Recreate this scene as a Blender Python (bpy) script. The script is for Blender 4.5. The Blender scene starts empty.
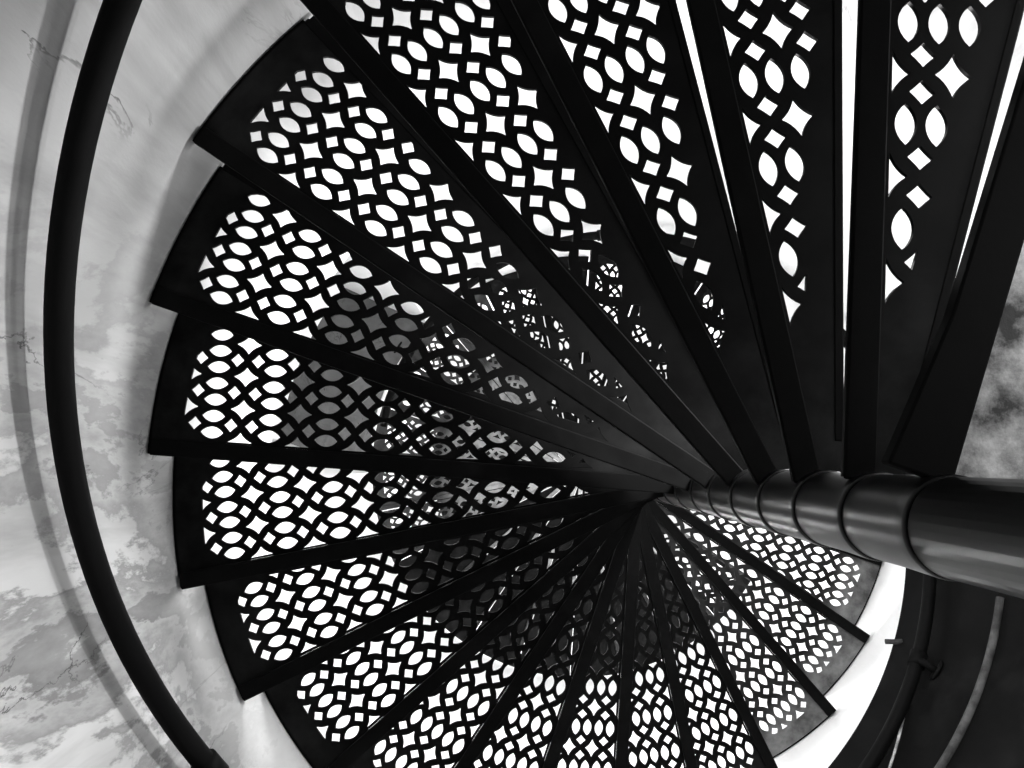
import bpy, bmesh, math, random
from mathutils import Vector, Matrix
from math import sin, cos, tan, pi, radians as rad, sqrt, hypot, atan2

S = 0.54                                  # metres per stair unit
col = bpy.context.scene.collection
random.seed(7)

# ---------------------------------------------------------------- stair survey
F_PX, VX, VY = 814.4518, 506.2717, 459.6741      # focal length and zenith point, 1024x768 frame
PHI = 0.1003                                      # bearing of the stair axis from the eye
R, H, TH0, Z0 = 2.8767, 0.3519, -1.2351, 1.861    # radius, rise, bearing and height of tread 0
DTH = rad(15.0)
EB, DF, EF = 0.0874, 0.2218, -0.0637              # back edge offset, front edge angle and offset
U0, PU, V0, PV = 2.5655, 0.3029, 0.1423, 0.0873   # lattice
AX = Vector((cos(PHI), sin(PHI), 0))
HUB_OFF = Vector((0.0, 0.05, 0))
RW = 2.90                                         # tower wall radius
FLOOR_Z = -1.6 / S


def th_of(i):
    return TH0 - DTH * i


def z_of(i):
    return Z0 + H * i


def pol(r, deg, z=0.0):
    """point by radius / bearing (degrees) about the stair axis, in metres"""
    a = rad(deg)
    return Vector(((AX.x + r * cos(a)) * S, (AX.y + r * sin(a)) * S, z * S))


# ---------------------------------------------------------------- materials
def nodes_of(name):
    m = bpy.data.materials.new(name)
    m.use_nodes = True
    nt = m.node_tree
    nt.nodes.clear()
    out = nt.nodes.new('ShaderNodeOutputMaterial')
    b = nt.nodes.new('ShaderNodeBsdfPrincipled')
    nt.links.new(b.outputs[0], out.inputs[0])
    return m, nt, b


def N(nt, kind, **kw):
    n = nt.nodes.new(kind)
    for k, v in kw.items():
        if k in n.inputs:
            n.inputs[k].default_value = v
        else:
            setattr(n, k, v)
    return n


def ramp(nt, fac, stops, interp='LINEAR'):
    r = nt.nodes.new('ShaderNodeValToRGB')
    r.color_ramp.interpolation = interp
    e = r.color_ramp.elements
    while len(e) < len(stops):
        e.new(0.5)
    for el, (p, c) in zip(e, stops):
        el.position = p
        el.color = (c, c, c, 1)
    nt.links.new(fac, r.inputs[0])
    return r.outputs[0]


def mixc(nt, fac, a, b, mode='MIX'):
    m = nt.nodes.new('ShaderNodeMix')
    m.data_type = 'RGBA'
    m.blend_type = mode
    for sock, v in ((m.inputs[0], fac), (m.inputs[6], a), (m.inputs[7], b)):
        if isinstance(v, (int, float)):
            sock.default_value = v if sock.type == 'VALUE' else (v, v, v, 1)
        else:
            nt.links.new(v, sock)
    return m.outputs[2]


def noise(nt, vec, scale, detail=6, rough=0.6, dist=0.0):
    n = N(nt, 'ShaderNodeTexNoise', Scale=scale, Detail=detail, Roughness=rough, Distortion=dist)
    nt.links.new(vec, n.inputs['Vector'])
    return n.outputs['Fac']


def iron(name, dark, light, lo=0.5, hi=0.72, rough=0.45, scale=9.0, bump=0.15, spec=0.4):
    m, nt, b = nodes_of(name)
    tc = N(nt, 'ShaderNodeTexCoord')
    geo = N(nt, 'ShaderNodeNewGeometry')
    n1 = noise(nt, geo.outputs['Position'], scale, 8, 0.65)
    c = ramp(nt, n1, [(lo, dark), (hi, light)])
    nt.links.new(c, b.inputs['Base Color'])
    r = ramp(nt, n1, [(lo, rough), (hi, min(1, rough + 0.35))])
    nt.links.new(r, b.inputs['Roughness'])
    b.inputs['Specular IOR Level'].default_value = spec
    n2 = noise(nt, geo.outputs['Position'], scale * 6, 5, 0.6)
    bp = N(nt, 'ShaderNodeBump', Strength=bump, Distance=0.004)
    nt.links.new(n2, bp.inputs['Height'])
    nt.links.new(bp.outputs[0], b.inputs['Normal'])
    return m


M_RIB = iron('black_iron_rib', 0.003, 0.008, 0.5, 0.8, 0.7, 6.0, 0.1, 0.05)
M_RUST = iron('rust_bloomed_iron', 0.05, 0.75, 0.38, 0.66, 0.7, 14.0, 0.4, 0.2)
M_HUB = iron('glossy_black_column_paint', 0.003, 0.006, 0.3, 0.9, 0.18, 4.0, 0.0, 0.35)
M_RAIL = iron('black_rail_paint', 0.003, 0.006, 0.5, 0.8, 0.6, 8.0, 0.05, 0.06)
M_DARKPANEL = iron('dark_sheet', 0.003, 0.012, 0.5, 0.8, 0.8, 4.0, 0.2, 0.06)


def even_gloss(m, rough):
    b = next(n for n in m.node_tree.nodes if n.type == 'BSDF_PRINCIPLED')
    for l in list(b.inputs['Roughness'].links):
        m.node_tree.links.remove(l)
    b.inputs['Roughness'].default_value = rough


even_gloss(M_HUB, 0.3)


def radial_iron(name, stops, span, mottle=0.5):
    """base tone that changes with the distance from the hub"""
    m, nt, b = nodes_of(name)
    tc = N(nt, 'ShaderNodeTexCoord')
    ln = N(nt, 'ShaderNodeVectorMath', operation='LENGTH')
    nt.links.new(tc.outputs['Object'], ln.inputs[0])
    dv = N(nt, 'ShaderNodeMath', operation='DIVIDE')
    nt.links.new(ln.outputs['Value'], dv.inputs[0])
    dv.inputs[1].default_value = span * S
    base = ramp(nt, dv.outputs[0], stops)
    geo = N(nt, 'ShaderNodeNewGeometry')
    n1 = noise(nt, geo.outputs['Position'], 9.0, 8, 0.65)
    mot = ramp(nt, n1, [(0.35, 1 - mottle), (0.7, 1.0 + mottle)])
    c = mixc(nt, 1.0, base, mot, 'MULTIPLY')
    nt.links.new(c, b.inputs['Base Color'])
    b.inputs['Roughness'].default_value = 0.7
    b.inputs['Specular IOR Level'].default_value = 0.08
    return m


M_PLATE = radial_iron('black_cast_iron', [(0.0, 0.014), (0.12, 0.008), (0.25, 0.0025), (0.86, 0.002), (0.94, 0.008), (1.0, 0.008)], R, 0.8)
M_PLATE_LIT = radial_iron('lit_rim_cast_iron', [(0.0, 0.04), (0.2, 0.03), (0.86, 0.02), (0.94, 0.14), (1.0, 0.14)], R, 0.6)  # pale rim paints in the stronger light on the higher treads
M_LANDING = radial_iron('landing_iron', [(0.0, 0.5), (0.30, 0.30), (0.58, 0.22), (0.68, 0.04), (1.0, 0.05)], R, 0.5)  # lighter towards the hub: light on the underside put into the colour
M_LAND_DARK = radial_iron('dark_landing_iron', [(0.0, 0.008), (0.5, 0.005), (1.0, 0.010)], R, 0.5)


def plaster(name, light, stain_amt, upper=None):
    m, nt, b = nodes_of(name)
    tc = N(nt, 'ShaderNodeTexCoord')
    mp = N(nt, 'ShaderNodeMapping')
    nt.links.new(tc.outputs['Object'], mp.inputs[0])
    mp.inputs['Scale'].default_value = (1, 1, 0.38)
    v = mp.outputs[0]
    big = noise(nt, v, 1.7, 4, 0.55, 0.6)
    base = ramp(nt, big, [(0.32, light * 0.72), (0.62, light)])
    # peeling patches with a fairly hard edge
    p = noise(nt, v, 2.9, 10, 0.64, 0.25)
    patch = ramp(nt, p, [(0.44, 0.0), (0.465, 0.85), (0.53, 0.35), (0.55, 1.0), (0.63, 0.7), (0.65, 0.1)])
    sep = N(nt, 'ShaderNodeSeparateXYZ')
    nt.links.new(tc.outputs['Object'], sep.inputs[0])
    # patches grow towards the +Y side of the tower, smooth plaster on the other
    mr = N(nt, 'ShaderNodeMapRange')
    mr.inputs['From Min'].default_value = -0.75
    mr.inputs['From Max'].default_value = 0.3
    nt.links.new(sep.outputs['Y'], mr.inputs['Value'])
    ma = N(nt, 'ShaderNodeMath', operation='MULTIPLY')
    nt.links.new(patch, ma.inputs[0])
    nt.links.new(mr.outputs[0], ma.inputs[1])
    mb = N(nt, 'ShaderNodeMath', operation='MULTIPLY')
    nt.links.new(ma.outputs[0], mb.inputs[0])
    mb.inputs[1].default_value = stain_amt
    c1 = mixc(nt, mb.outputs[0], base, light * 0.34)
    # streaks
    mp2 = N(nt, 'ShaderNodeMapping')
    nt.links.new(tc.outputs['Object'], mp2.inputs[0])
    mp2.inputs['Scale'].default_value = (1, 1, 0.12)
    st = noise(nt, mp2.outputs[0], 9, 5, 0.6, 0.3)
    stf = ramp(nt, st, [(0.45, 0.0), (0.70, 0.55 * stain_amt)])
    c2 = mixc(nt, stf, c1, light * 0.45)
    # hairline cracks: thin contours of a distorted noise
    ck = noise(nt, v, 2.1, 7, 0.62, 1.4)
    ckf = ramp(nt, ck, [(0.488, 0.0), (0.4965, 1.0), (0.5005, 1.0), (0.503, 0.0)])
    cm = noise(nt, v, 2.9, 2, 0.5)
    cmf = ramp(nt, cm, [(0.50, 0.0), (0.62, 0.9)])
    mc = N(nt, 'ShaderNodeMath', operation='MULTIPLY')
    nt.links.new(ckf, mc.inputs[0])
    nt.links.new(cmf, mc.inputs[1])
    c3 = mixc(nt, mc.outputs[0], c2, light * 0.10)
    tone = ramp(nt, mr.outputs[0], [(0.0, 0.62), (1.0, 1.22)])  # darker towards -Y: shade on that wall side put into the colour
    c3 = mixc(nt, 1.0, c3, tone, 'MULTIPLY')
    if upper is not None:            # paler and cleaner higher up, painting in the stronger light there
        zr = N(nt, 'ShaderNodeMapRange')
        zr.inputs['From Min'].default_value = 4.2 * S
        zr.inputs['From Max'].default_value = 5.6 * S
        nt.links.new(sep.outputs['Z'], zr.inputs['Value'])
        lit_tone = mixc(nt, 0.12, upper, c3)
        c3 = mixc(nt, zr.outputs[0], c3, lit_tone)
    nt.links.new(c3, b.inputs['Base Color'])
    b.inputs['Roughness'].default_value = 0.9
    b.inputs['Specular IOR Level'].default_value = 0.1
    bp = N(nt, 'ShaderNodeBump', Strength=0.35, Distance=0.02)
    nt.links.new(p, bp.inputs['Height'])
    nt.links.new(bp.outputs[0], b.inputs['Normal'])
    return m


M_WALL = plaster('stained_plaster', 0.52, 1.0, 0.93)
M_SOFFIT = plaster('shaded_soffit_plaster', 0.27, 0.8)  # darker than the wall: shade under the niche top, painted in
M_FLOOR = plaster('stone_floor', 0.35, 0.5)


# ---------------------------------------------------------------- object helpers
def obj(name, mesh, mat=None, parent=None):
    o = bpy.data.objects.new(name, mesh)
    if mat is not None and not mesh.materials:
        mesh.materials.append(mat)
    col.objects.link(o)
    if parent is not None:
        o.parent = parent
    return o


def bm_mesh(name, bm, smooth=False):
    bmesh.ops.recalc_face_normals(bm, faces=bm.faces[:])
    me = bpy.data.meshes.new(name)
    bm.to_mesh(me)
    bm.free()
    if smooth:
        for p in me.polygons:
            p.use_smooth = True
    return me


def thing(name, label, cat, loc=(0, 0, 0), rz=0.0, group=None):
    o = bpy.data.objects.new(name, None)
    o.empty_display_size = 0.1
    col.objects.link(o)
    o.location = loc
    o.rotation_euler = (0, 0, rz)
    o['label'] = label
    o['category'] = cat
    if group:
        o['group'] = group
    return o


def tag(o, label, cat, group=None):
    o['label'] = label
    o['category'] = cat
    if group:
        o['group'] = group
    return o


def sheet_with_holes(name, outline, holes, z0, z1, mat):
    """flat casting: outline and hole polygons (stair units) filled and extruded"""
    cu = bpy.data.curves.new(name, 'CURVE')
    cu.dimensions = '2D'
    cu.fill_mode = 'BOTH'
    cu.extrude = (z1 - z0) * S / 2
    for poly in [outline] + holes:
        sp = cu.splines.new('POLY')
        sp.points.add(len(poly) - 1)
        for pt, (x, y) in zip(sp.points, poly):
            pt.co = (x * S, y * S, 0, 1)
        sp.use_cyclic_u = True
    tmp = bpy.data.objects.new(name, cu)
    col.objects.link(tmp)
    dg = bpy.context.evaluated_depsgraph_get()
    me = bpy.data.meshes.new_from_object(tmp.evaluated_get(dg))
    bpy.data.objects.remove(tmp)
    me.name = name
    me.transform(Matrix.Translation((0, 0, (z0 + z1) * S / 2)))
    me.materials.clear()
    me.materials.append(mat)
    return me


# ---------------------------------------------------------------- lattice tread
def front_pt(s, df=DF, ef=EF, inset=0.0):
    d = (cos(df), sin(df))
    t = (sin(df), -cos(df))
    k = ef + inset
    return (d[0] * s + t[0] * k, d[1] * s + t[1] * k)


def clip_convex(poly, region):
    out = poly
    n = len(region)
    for i in range(n):
        ax_, ay = region[i]
        bx, by = region[(i + 1) % n]
        src, out = out, []
        if not src:
            break
        def side(p):
            return (bx - ax_) * (p[1] - ay) - (by - ay) * (p[0] - ax_)
        for j in range(len(src)):
            p, q = src[j], src[(j + 1) % len(src)]
            sp, sq = side(p), side(q)
            if sp >= 0:
                out.append(p)
            if (sp > 0 and sq < 0) or (sp < 0 and sq > 0):
                t = sp / (sp - sq)
                out.append((p[0] + (q[0] - p[0]) * t, p[1] + (q[1] - p[1]) * t))
    return out


def area(p):
    return abs(sum(p[i][0] * p[(i + 1) % len(p)][1] - p[(i + 1) % len(p)][0] * p[i][1] for i in range(len(p)))) / 2


def dedupe(p, eps=0.0012):
    q = []
    for a in p:
        if not q or hypot(a[0] - q[-1][0], a[1] - q[-1][1]) > eps:
            q.append(a)
    while len(q) > 2 and hypot(q[0][0] - q[-1][0], q[0][1] - q[-1][1]) < eps:
        q.pop()
    return q


def concave(pts, sag):
    """polygon whose sides bow by sag (towards the centre if sag>0)"""
    cx = sum(p[0] for p in pts) / len(pts)
    cy = sum(p[1] for p in pts) / len(pts)
    out = []
    for i in range(len(pts)):
        a, b = pts[i], pts[(i + 1) % len(pts)]
        mx, my = (a[0] + b[0]) / 2, (a[1] + b[1]) / 2
        L = hypot(cx - mx, cy - my)
        nx, ny = (cx - mx) / L, (cy - my) / L
        for t in (0.03, 0.2, 0.4, 0.6, 0.8, 0.97):
            w = 4 * t * (1 - t) * sag
            out.append((a[0] + (b[0] - a[0]) * t + nx * w, a[1] + (b[1] - a[1]) * t + ny * w))
    return out


def lens(cx, cy, a=0.061, b=0.0315):
    up = []
    for k in range(11):
        x = -1 + 2 * k / 10
        up.append((cx + a * x, cy + b * max(0.0, 1 - abs(x) ** 2.0) ** 0.88))
    lo = [(2 * cx - x, 2 * cy - y) for x, y in up]
    return up + lo[1:-1]


def round_region(df, ef, margin, u_in, r_in, v_in, rc=0.13):
    """convex clip region (counter-clockwise) of the perforated field"""
    y0 = v_in - EB
    pts = [(u_in, y0)]
    # back-outer rounded corner
    uc = sqrt((r_in - rc) ** 2 - (y0 + rc) ** 2)
    c = (uc, y0 + rc)
    a1 = atan2(c[1], c[0])
    for k in range(7):
        a = -pi / 2 + (a1 + pi / 2) * k / 6
        pts.append((c[0] + rc * cos(a), c[1] + rc * sin(a)))
    # front-outer rounded corner
    k_in = ef + margin + rc
    s = sqrt((r_in - rc) ** 2 - k_in ** 2)
    c2 = front_pt(s, df, ef, margin + rc)
    a2 = atan2(c2[1], c2[0])
    for k in range(1, 12):
        a = a1 + (a2 - a1) * k / 12
        pts.append((r_in * cos(a), r_in * sin(a)))
    for k in range(7):
        a = a2 + (df + pi / 2 - a2) * k / 6
        pts.append((c2[0] + rc * cos(a), c2[1] + rc * sin(a)))
    # inner end of the front line
    lo, hi = 0.0, 2.5
    for _ in range(40):
        mid = (lo + hi) / 2
        if front_pt(mid, df, ef, margin)[0] < u_in:
            lo = mid
        else:
            hi = mid
    f = front_pt(lo, df, ef, margin)
    if f[1] > y0:
        pts.append(f)
    else:
        for _ in range(60):
            lo += 0.02
            f = front_pt(lo, df, ef, margin)
            if f[1] > y0 + 0.004:
                break
        pts[0] = (f[0], y0)
        pts.append(f)
    return pts


def lattice_holes(df=rad(15.45), ef=0.087, margin=0.0, slots=True, u_in=0.50, r_out=2.725, v_in=V0 - PV / 2):
    reg = round_region(df, ef, margin, u_in, r_out, v_in)
    raw = []
    for k in range(-1, 9):
        u = U0 - PU * k
        for m in range(-1, 10):
            raw.append(lens(u, V0 + m * PV - EB))
        ud = u - PU / 2
        for m in range(-1, 6):
            vd = V0 - PV / 2 + 2 * PV * m - EB
            raw.append(concave([(ud - 0.068, vd), (ud, vd - 0.054), (ud + 0.068, vd), (ud, vd + 0.054)], 0.008))
            vs = vd + PV
            for sg in (-1, 1):
                us = ud + sg * 0.0555
                raw.append(concave([(us - 0.036, vs), (us, vs - 0.037), (us + 0.036, vs), (us, vs + 0.037)], 0.001))
    out = []
    for h in raw:
        c = dedupe(clip_convex(h, reg) if _ccw(h) else clip_convex(h[::-1], reg))
        if len(c) >= 3 and area(c) > 0.00065:
            out.append(c)
    if slots:                       # narrow daylight slots between field and back rib
        for k in range(0, 7):
            ud = U0 - PU * (k + 0.5)
            y0, y1 = 0.077 - EB, 0.0885 - EB
            out.append([(ud - 0.07, y0), (ud + 0.07, y0), (ud + 0.07, y1), (ud - 0.07, y1)])
    return out


def _ccw(p):
    return sum(p[i][0] * p[(i + 1) % len(p)][1] - p[(i + 1) % len(p)][0] * p[i][1] for i in range(len(p))) > 0


def tread_outline(df=DF, ef=EF, u_c=0.0):
    pts = [(u_c, -EB)]
    a0 = math.asin(-EB / R)
    sf = sqrt(R * R - ef * ef)
    fp = front_pt(sf, df, ef)
    a1 = atan2(fp[1], fp[0])
    for k in range(13):
        a = a0 + (a1 - a0) * k / 12
        pts.append((R * cos(a), R * sin(a)))
    pts.append(front_pt((u_c - ef * sin(df)) / cos(df), df, ef))
    return pts


def bar_mesh(name, quad, z0, z1, mat, bev=0.006):
    bm = bmesh.new()
    lo = [bm.verts.new((x * S, y * S, z0 * S)) for x, y in quad]
    hi = [bm.verts.new((x * S, y * S, z1 * S)) for x, y in quad]
    bm.faces.new(lo)
    bm.faces.new(hi)
    n = len(quad)
    for i in range(n):
        bm.faces.new((lo[i], lo[(i + 1) % n], hi[(i + 1) % n], hi[i]))
    bmesh.ops.recalc_face_normals(bm, faces=bm.faces[:])
    if bev:
        bmesh.ops.bevel(bm, geom=bm.edges[:], offset=bev * S, segments=2, profile=0.5, affect='EDGES')
    me = bm_mesh(name, bm)
    me.materials.append(mat)
    return me


def lathe(name, prof, mat, seg=40, smooth=True):
    bm = bmesh.new()
    rings = []
    for r, z in prof:
        rings.append([bm.verts.new((r * S * cos(2 * pi * k / seg), r * S * sin(2 * pi * k / seg), z * S)) for k in range(seg)])
    for a, b in zip(rings, rings[1:]):
        for k in range(seg):
            bm.faces.new((a[k], a[(k + 1) % seg], b[(k + 1) % seg], b[k]))
    bm.faces.new(rings[0])
    bm.faces.new(rings[-1])
    me = bm_mesh(name, bm, smooth)
    me.materials.append(mat)
    return me


RIB_D = 0.03
sR = sqrt(R * R - EB * EB)
HOLES = lattice_holes()
HOLES_FAR = lattice_holes(DTH, EB - 0.012, 0.055, v_in=0.104)


def inner_u(th, clear):
    """where a plate starts, so that it meets the collar and clears the shaft"""
    return (Matrix.Rotation(-th, 4, 'Z') @ HUB_OFF).x + clear


def plate_mesh(i):
    df, ef = (DF, EF) if i < 9 else (DTH, EB - 0.012)
    return sheet_with_holes('lattice_plate', tread_outline(df, ef, inner_u(th_of(i), 0.098)), HOLES if i < 9 else HOLES_FAR, 0.0, 0.015, M_PLATE_LIT if 16 <= i <= 19 else M_PLATE)



def rib_mesh(i):
    u = inner_u(th_of(i), 0.092)
    d = 0.010 if i <= 4 else 0.020 if i <= 7 else 0.042
    return bar_mesh('back_rib', [(u, -EB), (sR - 0.004, -EB), (sR - 0.004, -EB + 0.0885), (u, -EB + 0.0885)], -d, 0.001, M_RIB)


f0, f1 = front_pt(0.16), front_pt(sqrt(R * R - EF * EF) - 0.006)
g0, g1 = front_pt(0.16, inset=0.03), front_pt(sqrt(R * R - EF * EF) - 0.006, inset=0.03)
nose_me = bar_mesh('nosing', [g0, g1, f1, f0], -0.002, 0.030, M_RIB, 0.004)
h0, h1 = front_pt(0.16, inset=-0.04), front_pt(sqrt(R * R - EF * EF) - 0.006, inset=-0.04)
wide_nose_me = bar_mesh('nosing', [g0, g1, h1, h0], -0.002, 0.030, M_RIB, 0.004)
e_ = EB - 0.012
far_nose_me = bar_mesh('nosing', [front_pt(0.16, DTH, e_, 0.03), front_pt(sR - 0.006, DTH, e_, 0.03), front_pt(sR - 0.006, DTH, e_), front_pt(0.16, DTH, e_)],
                       -0.002, 0.030, M_RIB, 0.004)
RH = 0.113


def hub_mesh():
    prof = [(RH - 0.001, -0.049), (RH + 0.004, -0.045), (RH + 0.005, -0.035), (RH + 0.004, 0.0), (RH + 0.001, 0.10),
            (RH, 0.22), (RH - 0.001, H - 0.060), (RH - 0.003, H - 0.050), (0.089, H - 0.050), (0.089, -0.048)]
    seg = 48
    bm = bmesh.new()
    rings = [[bm.verts.new((r * S * cos(2 * pi * k / seg), r * S * sin(2 * pi * k / seg), z * S)) for k in range(seg)] for r, z in prof]
    for a, b in zip(rings, rings[1:] + rings[:1]):
        for k in range(seg):
            bm.faces.new((a[k], a[(k + 1) % seg], b[(k + 1) % seg], b[k]))
    me = bm_mesh('hub_collar', bm, True)
    me.materials.append(M_HUB)
    return me


hub_me = hub_mesh()


def place_hub(o, th):
    o.location = (Matrix.Rotation(-th, 4, 'Z') @ HUB_OFF) * S


def lip_mesh():
    """raised rim strip, added to stop lamp light leaking down the wall gap"""
    a0, a1 = math.asin(-EB / R) + 0.002, math.asin(-EB / R) + DTH + 0.006
    bm = bmesh.new()
    rows = []
    for k in range(17):
        a = a0 + (a1 - a0) * k / 16
        rows.append([bm.verts.new((r * S * cos(a), r * S * sin(a), z * S)) for r, z in ((2.84, 0.0151), (2.897, 0.0151), (2.897, 0.05), (2.84, 0.05))])
    for a, b in zip(rows, rows[1:]):
        for j in range(4):
            bm.faces.new((a[j], a[(j + 1) % 4], b[(j + 1) % 4], b[j]))
    bm.faces.new(rows[0])
    bm.faces.new(rows[-1])
    me = bm_mesh('light_block_lip', bm)
    me.materials.append(M_RIB)
    return me


lip_me = lip_mesh()


def build_tread(label):
    t = thing('stair_tread', label, 'stair tread')
    obj('lattice_plate', plate_mesh(1), None, t)
    obj('back_rib', rib_mesh(1), None, t)
    obj('nosing', nose_me, None, t)
    obj('light_block_lip', lip_me, None, t)
    obj('hub_collar', hub_me, None, t)
    return t


def copy_tree(o, parent=None):
    c = o.copy()
    col.objects.link(c)
    c.parent = parent
    for ch in list(o.children):
        copy_tree(ch, c)
    return c


ORD = ['zeroth', 'first', 'second', 'third', 'fourth', 'fifth', 'sixth', 'seventh', 'eighth', 'ninth', 'tenth', 'eleventh',
       'twelfth', 'thirteenth', 'fourteenth', 'fifteenth', 'sixteenth', 'seventeenth', 'eighteenth', 'nineteenth',
       'twentieth', 'twenty-first', 'twenty-second', 'twenty-third', 'twenty-fourth', 'twenty-fifth', 'twenty-sixth',
       'twenty-seventh']
WHERE = {1: 'largest, between two wide white gaps at upper right', 2: 'standing upright between two white slits',
         3: 'with one thin white slit on its right', 4: 'leaning left, cut by the top edge',
         5: 'pointing to the upper left corner', 6: 'pointing left and slightly up',
         7: 'pointing straight left', 8: 'pointing left and slightly down',
         9: 'pointing down and left, its corner low on the wall', 10: 'pointing to the lower left',
         11: 'pointing steeply down and left', 12: 'pointing down, just left of the centre',
         13: 'pointing straight down', 14: 'pointing down, slightly right',
         15: 'pointing down and right', 16: 'second below the column, touching the white wall strip',
         17: 'nearest below the column, touching the white wall strip', 18: 'half hidden behind the column'}

proto = build_tread('')
first_used = False
for i in range(1, 28):
    if not first_used:
        t = proto
        first_used = True
    else:
        t = copy_tree(proto)
    th = th_of(i)
    t.location = (AX.x * S, AX.y * S, z_of(i) * S)
    t.rotation_euler = (0, 0, th)
    for ch in t.children:
        if ch.name.startswith('hub_collar'):
            place_hub(ch, th)
        if ch.name.startswith('lattice_plate'):
            ch.data = plate_mesh(i)
        if ch.name.startswith('back_rib'):
            ch.data = rib_mesh(i)
        if ch.name.startswith('nosing') and i >= 4:
            ch.data = wide_nose_me if i <= 7 else nose_me if i == 8 else far_nose_me
    if i <= 18:
        t['label'] = 'black lattice tread, %s' % WHERE[i]
    else:
        t['label'] = 'distant lattice tread seen through nearer ones, %s up from the rusty tread' % ORD[i]
    t['group'] = 'spiral stair treads'

# the solid landing slab the stair climbs from, with a rust-bloomed underside, at the right edge
t0 = thing('landing_slab', 'solid iron landing slab with pale rust-mottled underside at the right edge above the column', 'landing',
           (AX.x * S, AX.y * S, z_of(0) * S), th_of(0))
slab = [(inner_u(th_of(0), 0.098), -EB - 0.06), (0.42, -EB - 0.018)]
a0 = math.asin((-EB - 0.006) / R)
slab += [(R * cos(a0 + (rad(62) - a0) * k / 24), R * sin(a0 + (rad(62) - a0) * k / 24)) for k in range(25)]
slab += [(0.14 * cos(rad(62)), 0.14 * sin(rad(62)) + 0.02), (slab[0][0], 0.10)]
u_r = inner_u(th_of(0), 0.092)
slab_rib_me = bar_mesh('back_rib', [(u_r, -EB - 0.064), (0.42, -EB - 0.023), (sR - 0.004, -EB - 0.010), (sR - 0.004, -EB + 0.0885), (u_r, -EB + 0.0885)],
                       -0.012, 0.034, M_RIB)
o = obj('slab', sheet_with_holes('slab', slab, [], 0.0, 0.03, M_RUST), None, t0)
o['label'] = 'pale rust-mottled solid plate'
obj('back_rib', slab_rib_me, None, t0)
place_hub(obj('hub_collar', hub_me, None, t0), th_of(0))

# ---------------------------------------------------------------- landing of lattice plates at the top
Z_LAND = 11.5
ldf, lef = DTH, EB + 0.012
lrib_me = bar_mesh('joint_rib', [(0.22, -EB), (sR - 0.004, -EB), (sR - 0.004, -EB + 0.05), (0.22, -EB + 0.05)], -RIB_D, 0.001, M_LANDING)
FULL = lattice_holes(ldf, lef, 0.05, False)
INNER = lattice_holes(ldf, lef, 0.05, False, 0.50, 1.72)
land_proto = None
for k, i in enumerate(range(28, 42)):
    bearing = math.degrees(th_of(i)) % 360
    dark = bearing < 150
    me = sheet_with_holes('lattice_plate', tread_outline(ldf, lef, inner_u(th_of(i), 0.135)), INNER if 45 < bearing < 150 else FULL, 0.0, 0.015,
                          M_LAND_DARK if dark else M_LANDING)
    if land_proto is None:
        t = land_proto = thing('landing_plate', '', 'landing plate')
        obj('lattice_plate', me, None, t)
        obj('joint_rib', lrib_me, None, t)
    else:
        t = copy_tree(land_proto)
        for ch in t.children:
            if ch.name.startswith('lattice_plate'):
                ch.data = me
    t.location = (AX.x * S, AX.y * S, Z_LAND * S)
    t.rotation_euler = (0, 0, th_of(i))
    t['label'] = 'floor plate of the high round landing, %s round from the topmost stair tread' % ORD[k + 1]
    t['group'] = 'plates of the high landing'

# ---------------------------------------------------------------- column
Z_TOP = 16.0
cx, cy = AX.x + HUB_OFF.x, AX.y + HUB_OFF.y
shaft = lathe('newel_column', [(0.16, FLOOR_Z), (0.16, FLOOR_Z + 0.1), (0.125, FLOOR_Z + 0.2), (RH, FLOOR_Z + 0.3), (RH, Z0 - 0.056), (0.085, Z0 - 0.052), (0.085, 12.6),
                               (0.11, 12.65), (0.11, 12.75), (0.05, 12.9)], M_HUB)
o = obj('newel_column', shaft)
o.location = (cx * S, cy * S, 0)
tag(o, 'glossy black round central column of the spiral stair, running to the right edge', 'column')

# ---------------------------------------------------------------- tower wall
ND = 240


def niche_in(deg, z):
    return 178.5 <= deg % 360 <= 223.5 and 6.6 <= z <= 11.35


ZS = [FLOOR_Z, -1.5, 0, 1, 2, 3, 4, 5, 6, 6.6, 7.5, 8.4, 9.4, 10.4, 11.35, 12.4, 13.5, 14.8, Z_TOP]


def wall_part(name, d0, d1):
    bm = bmesh.new()
    n = int((d1 - d0) / 1.5)
    vs = {}
    for a in range(n + 1):
        for b, z in enumerate(ZS):
            vs[a, b] = bm.verts.new(pol(RW, d0 + 1.5 * a, z))
    for a in range(n):
        for b in range(len(ZS) - 1):
            if niche_in(d0 + 1.5 * a + 0.75, (ZS[b] + ZS[b + 1]) / 2):
                continue
            bm.faces.new((vs[a, b], vs[a, b + 1], vs[a + 1, b + 1], vs[a + 1, b]))
    me = bm_mesh(name, bm, True)
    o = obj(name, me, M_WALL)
    o['kind'] = 'structure'
    return o


wall_part('wall_left', 90, 270)
wall_part('wall_right', -90, 90)

# splayed window embrasure through the thick wall
RO = 4.15


def emb(name, mat, quads):
    bm = bmesh.new()
    for q in quads:
        bm.faces.new([bm.verts.new(p) for p in q])
    o = obj(name, bm_mesh(name, bm), mat)
    o['kind'] = 'structure'
    return o


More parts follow.
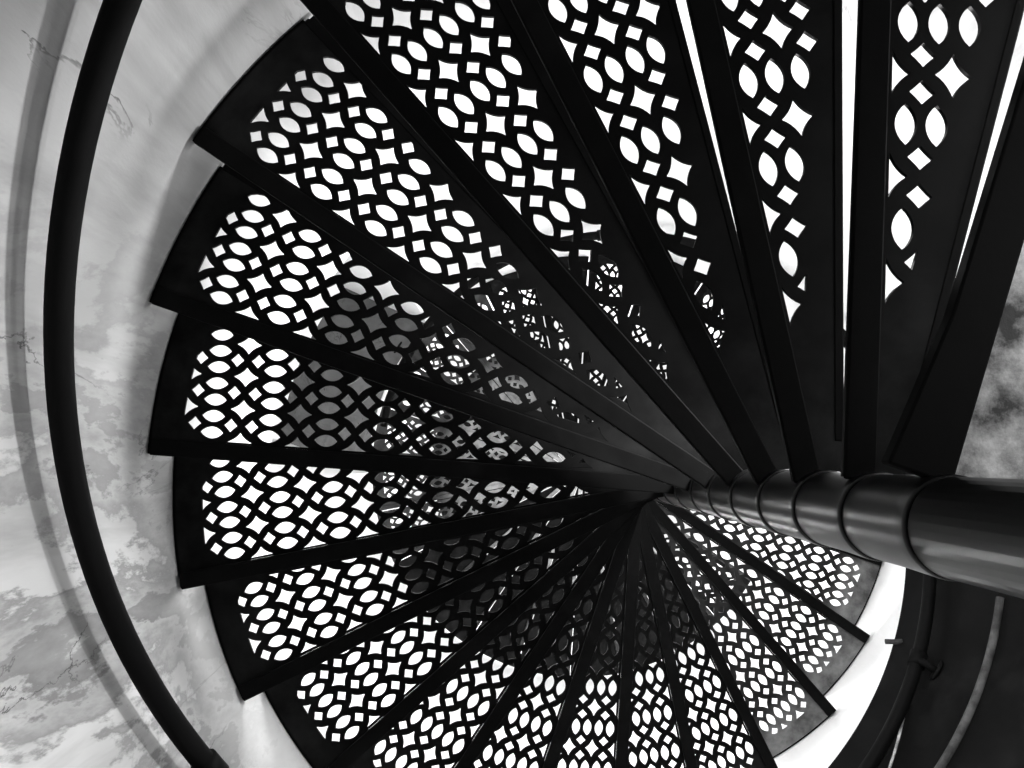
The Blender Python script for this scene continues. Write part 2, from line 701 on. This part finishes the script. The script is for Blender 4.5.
IN = [178.5 + 1.5 * k for k in range(31)]
OUT = [185.2 + (217.5 - 185.2) * k / 30 for k in range(31)]
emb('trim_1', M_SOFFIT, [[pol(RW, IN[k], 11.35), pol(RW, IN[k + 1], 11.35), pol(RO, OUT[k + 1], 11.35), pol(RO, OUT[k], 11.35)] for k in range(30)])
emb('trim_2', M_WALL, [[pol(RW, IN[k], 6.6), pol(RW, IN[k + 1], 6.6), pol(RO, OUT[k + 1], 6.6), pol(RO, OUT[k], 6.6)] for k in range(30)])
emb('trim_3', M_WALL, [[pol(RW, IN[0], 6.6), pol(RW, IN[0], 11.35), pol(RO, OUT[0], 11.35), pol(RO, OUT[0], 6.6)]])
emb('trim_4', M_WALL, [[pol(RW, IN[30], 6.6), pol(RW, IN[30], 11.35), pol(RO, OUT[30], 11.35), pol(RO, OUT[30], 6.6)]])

bm = bmesh.new()
bmesh.ops.create_circle(bm, cap_ends=True, segments=120, radius=RW * S)
fl = obj('floor', bm_mesh('floor', bm), M_FLOOR)
fl.location = (AX.x * S, AX.y * S, FLOOR_Z * S)
fl['kind'] = 'structure'


# ---------------------------------------------------------------- handrail along the wall
def tube(name, pts, r, mat, seg=16):
    bm = bmesh.new()
    rings = []
    n = len(pts)
    for i, p in enumerate(pts):
        d = (pts[min(n - 1, i + 1)] - pts[max(0, i - 1)]).normalized()
        up = Vector((0, 0, 1)) if abs(d.z) < 0.95 else Vector((1, 0, 0))
        a = d.cross(up).normalized()
        b = d.cross(a).normalized()
        rings.append([bm.verts.new(p + (a * cos(2 * pi * k / seg) + b * sin(2 * pi * k / seg)) * r) for k in range(seg)])
    for a, b in zip(rings, rings[1:]):
        for k in range(seg):
            bm.faces.new((a[k], a[(k + 1) % seg], b[(k + 1) % seg], b[k]))
    bm.faces.new(rings[0])
    bm.faces.new(rings[-1])
    me = bm_mesh(name, bm, True)
    me.materials.append(mat)
    return me


RR = 2.75


def rail_z(deg):
    return 7.442 - 0.342 * deg / 15


hr = thing('handrail', 'long black round handrail curving along the plaster wall', 'handrail', pol(RR, 236, rail_z(236)))
inv = Matrix.Translation(-hr.location)
pts = [pol(RR, d, rail_z(d)) - hr.location for d in [252 - 2 * k for k in range(211)]]
obj('rail', tube('rail', pts, 0.052 * S, M_RAIL), None, hr)
for d in (236, 150.5, 92, 33, -27, -87, -147):
    a = pol(RR, d, rail_z(d)) - hr.location
    b_ = pol(RR, d, rail_z(d) - 0.10) - hr.location
    c_ = pol(2.853 if -30 <= d <= 66 else RW, d, rail_z(d) - 0.14) - hr.location
    br = obj('bracket', tube('bracket', [a, b_, b_ * 0.6 + c_ * 0.4, c_], 0.030 * S, M_RAIL, 10), None, hr)
    ro = obj('collar', tube('collar', [pol(RR, d + 1.1, rail_z(d + 1.1)) - hr.location, a, pol(RR, d - 1.1, rail_z(d - 1.1)) - hr.location],
                            0.066 * S, M_RAIL, 16), None, br)
    rs = obj('wall_plate', tube('wall_plate', [c_ + (b_ - c_).normalized() * 0.02 * S, c_], 0.09 * S, M_RAIL, 16), None, br)


# ---------------------------------------------------------------- dark sheets below the rail on the right, real part unknown
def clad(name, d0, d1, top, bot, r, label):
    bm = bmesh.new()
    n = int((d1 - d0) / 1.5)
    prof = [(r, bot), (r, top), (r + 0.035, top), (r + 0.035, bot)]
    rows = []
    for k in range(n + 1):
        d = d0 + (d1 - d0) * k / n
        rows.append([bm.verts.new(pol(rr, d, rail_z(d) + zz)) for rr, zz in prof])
    for a, b in zip(rows, rows[1:]):
        for j in range(4):
            bm.faces.new((a[j], a[(j + 1) % 4], b[(j + 1) % 4], b[j]))
    bm.faces.new(rows[0])
    bm.faces.new(rows[-1])
    o = obj(name, bm_mesh(name, bm, False), M_DARKPANEL)
    return tag(o, label, 'wall panel', 'dark sheets below the rail')


M_EDGE = iron('painted_glint', 0.25, 0.8, 0.4, 0.6, 0.5, 20.0, 0.2, 0.3)
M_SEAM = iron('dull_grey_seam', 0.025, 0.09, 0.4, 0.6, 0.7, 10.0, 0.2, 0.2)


def seam(name, parent, d0, d1, o0, o1, r, rad_, mat, label):
    o = obj(name, tube(name, [pol(r, d0 + (d1 - d0) * k / 30, rail_z(d0 + (d1 - d0) * k / 30) + o0 + (o1 - o0) * k / 30) for k in range(31)],
                       rad_ * S, mat, 8), None, parent)
    o['label'] = label


c1 = clad('dark_wall_sheet', -6, 66, 0.63, -0.10, 2.855, 'dark wall sheet beside the white wall strip, behind the rail')
c2 = clad('dark_wall_sheet', -6, 66, -0.115, -0.95, 2.835, 'second dark wall sheet at lower right, with a bright worn edge')
seam('glint_strip', c2, 39.5, 64, 0.11, -0.36, 2.835, 0.010, M_EDGE, 'painted glint strip')  # bright strip standing in for a glint of light
c3 = clad('dark_wall_sheet', -6, 66, -0.965, -2.60, 2.82, 'lowest dark wall sheet filling the bottom right corner, with a dull grey seam')
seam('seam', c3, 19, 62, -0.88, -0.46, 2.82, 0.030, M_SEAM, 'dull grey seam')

pg = obj('peg', tube('peg', [pol(2.86, 31.0, rail_z(31.0) + 0.50), pol(2.81, 31.8, rail_z(31.8) + 0.54), pol(2.75, 32.6, rail_z(32.6) + 0.57)], 0.022 * S, M_SEAM, 8), None, c1)
pg['label'] = 'small grey peg'

# dark ceiling over one side of the shaft, high above the landing
bm = bmesh.new()
cpts = [bm.verts.new(pol(0.2, a, 14.5)) for a in range(140, 261, 6)] + [bm.verts.new(pol(2.3, a, 14.5)) for a in range(260, 139, -6)]
bm.faces.new(cpts)
ce = obj('ceiling', bm_mesh('ceiling', bm), M_DARKPANEL)
ce['kind'] = 'structure'

# ---------------------------------------------------------------- lights
def lamp(name, kind, loc, power, size=0.1, aim=None, size_y=None):
    l = bpy.data.lights.new(name, kind)
    l.energy = power
    if kind == 'AREA':
        l.shape = 'RECTANGLE'
        l.size = size
        l.size_y = size_y or size
    else:
        l.shadow_soft_size = size
    o = bpy.data.objects.new(name, l)
    col.objects.link(o)
    o.location = loc
    if aim is not None:
        o.rotation_euler = (Vector(aim) - Vector(loc)).to_track_quat('-Z', 'Y').to_euler()
    return o


for k in range(8):
    deg = -80 - 50 * k
    i = (math.degrees(TH0) - deg) / 15
    lamp('added_stair_light', 'POINT', pol(1.7, deg, z_of(i) + 1.7), 10 if k == 1 else 22, 0.12)  # added fill lamps without fittings, to whiten the wall above the treads
for k in range(3):
    lamp('added_landing_fill', 'POINT', pol(1.6, 120 * k, 13.5), 30, 0.12)  # added fill above the landing, no fittings there
# tall window low on the right: lights the bare wall on the left, throws the rail's shadow
lamp('unseen_light', 'AREA', pol(2.7, -38, 2.1), 15, 0.07, pol(2.9, 172, 2.9), 0.09)
lamp('added_stair_light', 'POINT', Vector((1.55, -0.8, 3.25)) * S, 110, 0.08)  # this one is added for a highlight on the column
lamp('unseen_light', 'AREA', pol(1.7, -30, 0.8), 9, 0.4, pol(0.9, -40, 1.86), 0.4)

lamp('unseen_light', 'AREA', pol(2.2, 112, 1.5), 2.6, 0.6, pol(2.9, 162, 2.9), 0.6)  # added fill for the lower left wall, no window behind it

w = bpy.data.worlds.new('sky')
bpy.context.scene.world = w
w.use_nodes = True
wt = w.node_tree
wc = wt.nodes.new('ShaderNodeTexCoord')
ws = wt.nodes.new('ShaderNodeSeparateXYZ')
wt.links.new(wc.outputs['Generated'], ws.inputs[0])
wr = ramp(wt, ws.outputs['Z'], [(0.0, 0.12), (0.02, 0.95), (0.5, 1.0)])
wt.links.new(wr, wt.nodes['Background'].inputs[0])
w.node_tree.nodes['Background'].inputs[1].default_value = 1.0

# ---------------------------------------------------------------- camera
wv = Vector(((VX - 512) / F_PX, (VY - 384) / F_PX, 1)).normalized()
xv = (Vector((1, 0, 0)) - wv.x * wv).normalized()
yv = wv.cross(xv)
right = Vector((xv.x, yv.x, wv.x))
down = Vector((xv.y, yv.y, wv.y))
fwd = Vector((xv.z, yv.z, wv.z))
cd = bpy.data.cameras.new('camera')
cd.sensor_width = 36
cd.lens = F_PX / 1024 * 36
cd.clip_start = 0.02
cam = bpy.data.objects.new('camera', cd)
col.objects.link(cam)
cam.matrix_world = Matrix(((right.x, -down.x, -fwd.x, 0), (right.y, -down.y, -fwd.y, 0), (right.z, -down.z, -fwd.z, 0), (0, 0, 0, 1)))
sc = bpy.context.scene
sc.camera = cam
sc.view_settings.view_transform = 'Standard'
sc.view_settings.look = 'None'
sc.view_settings.exposure = 0.0
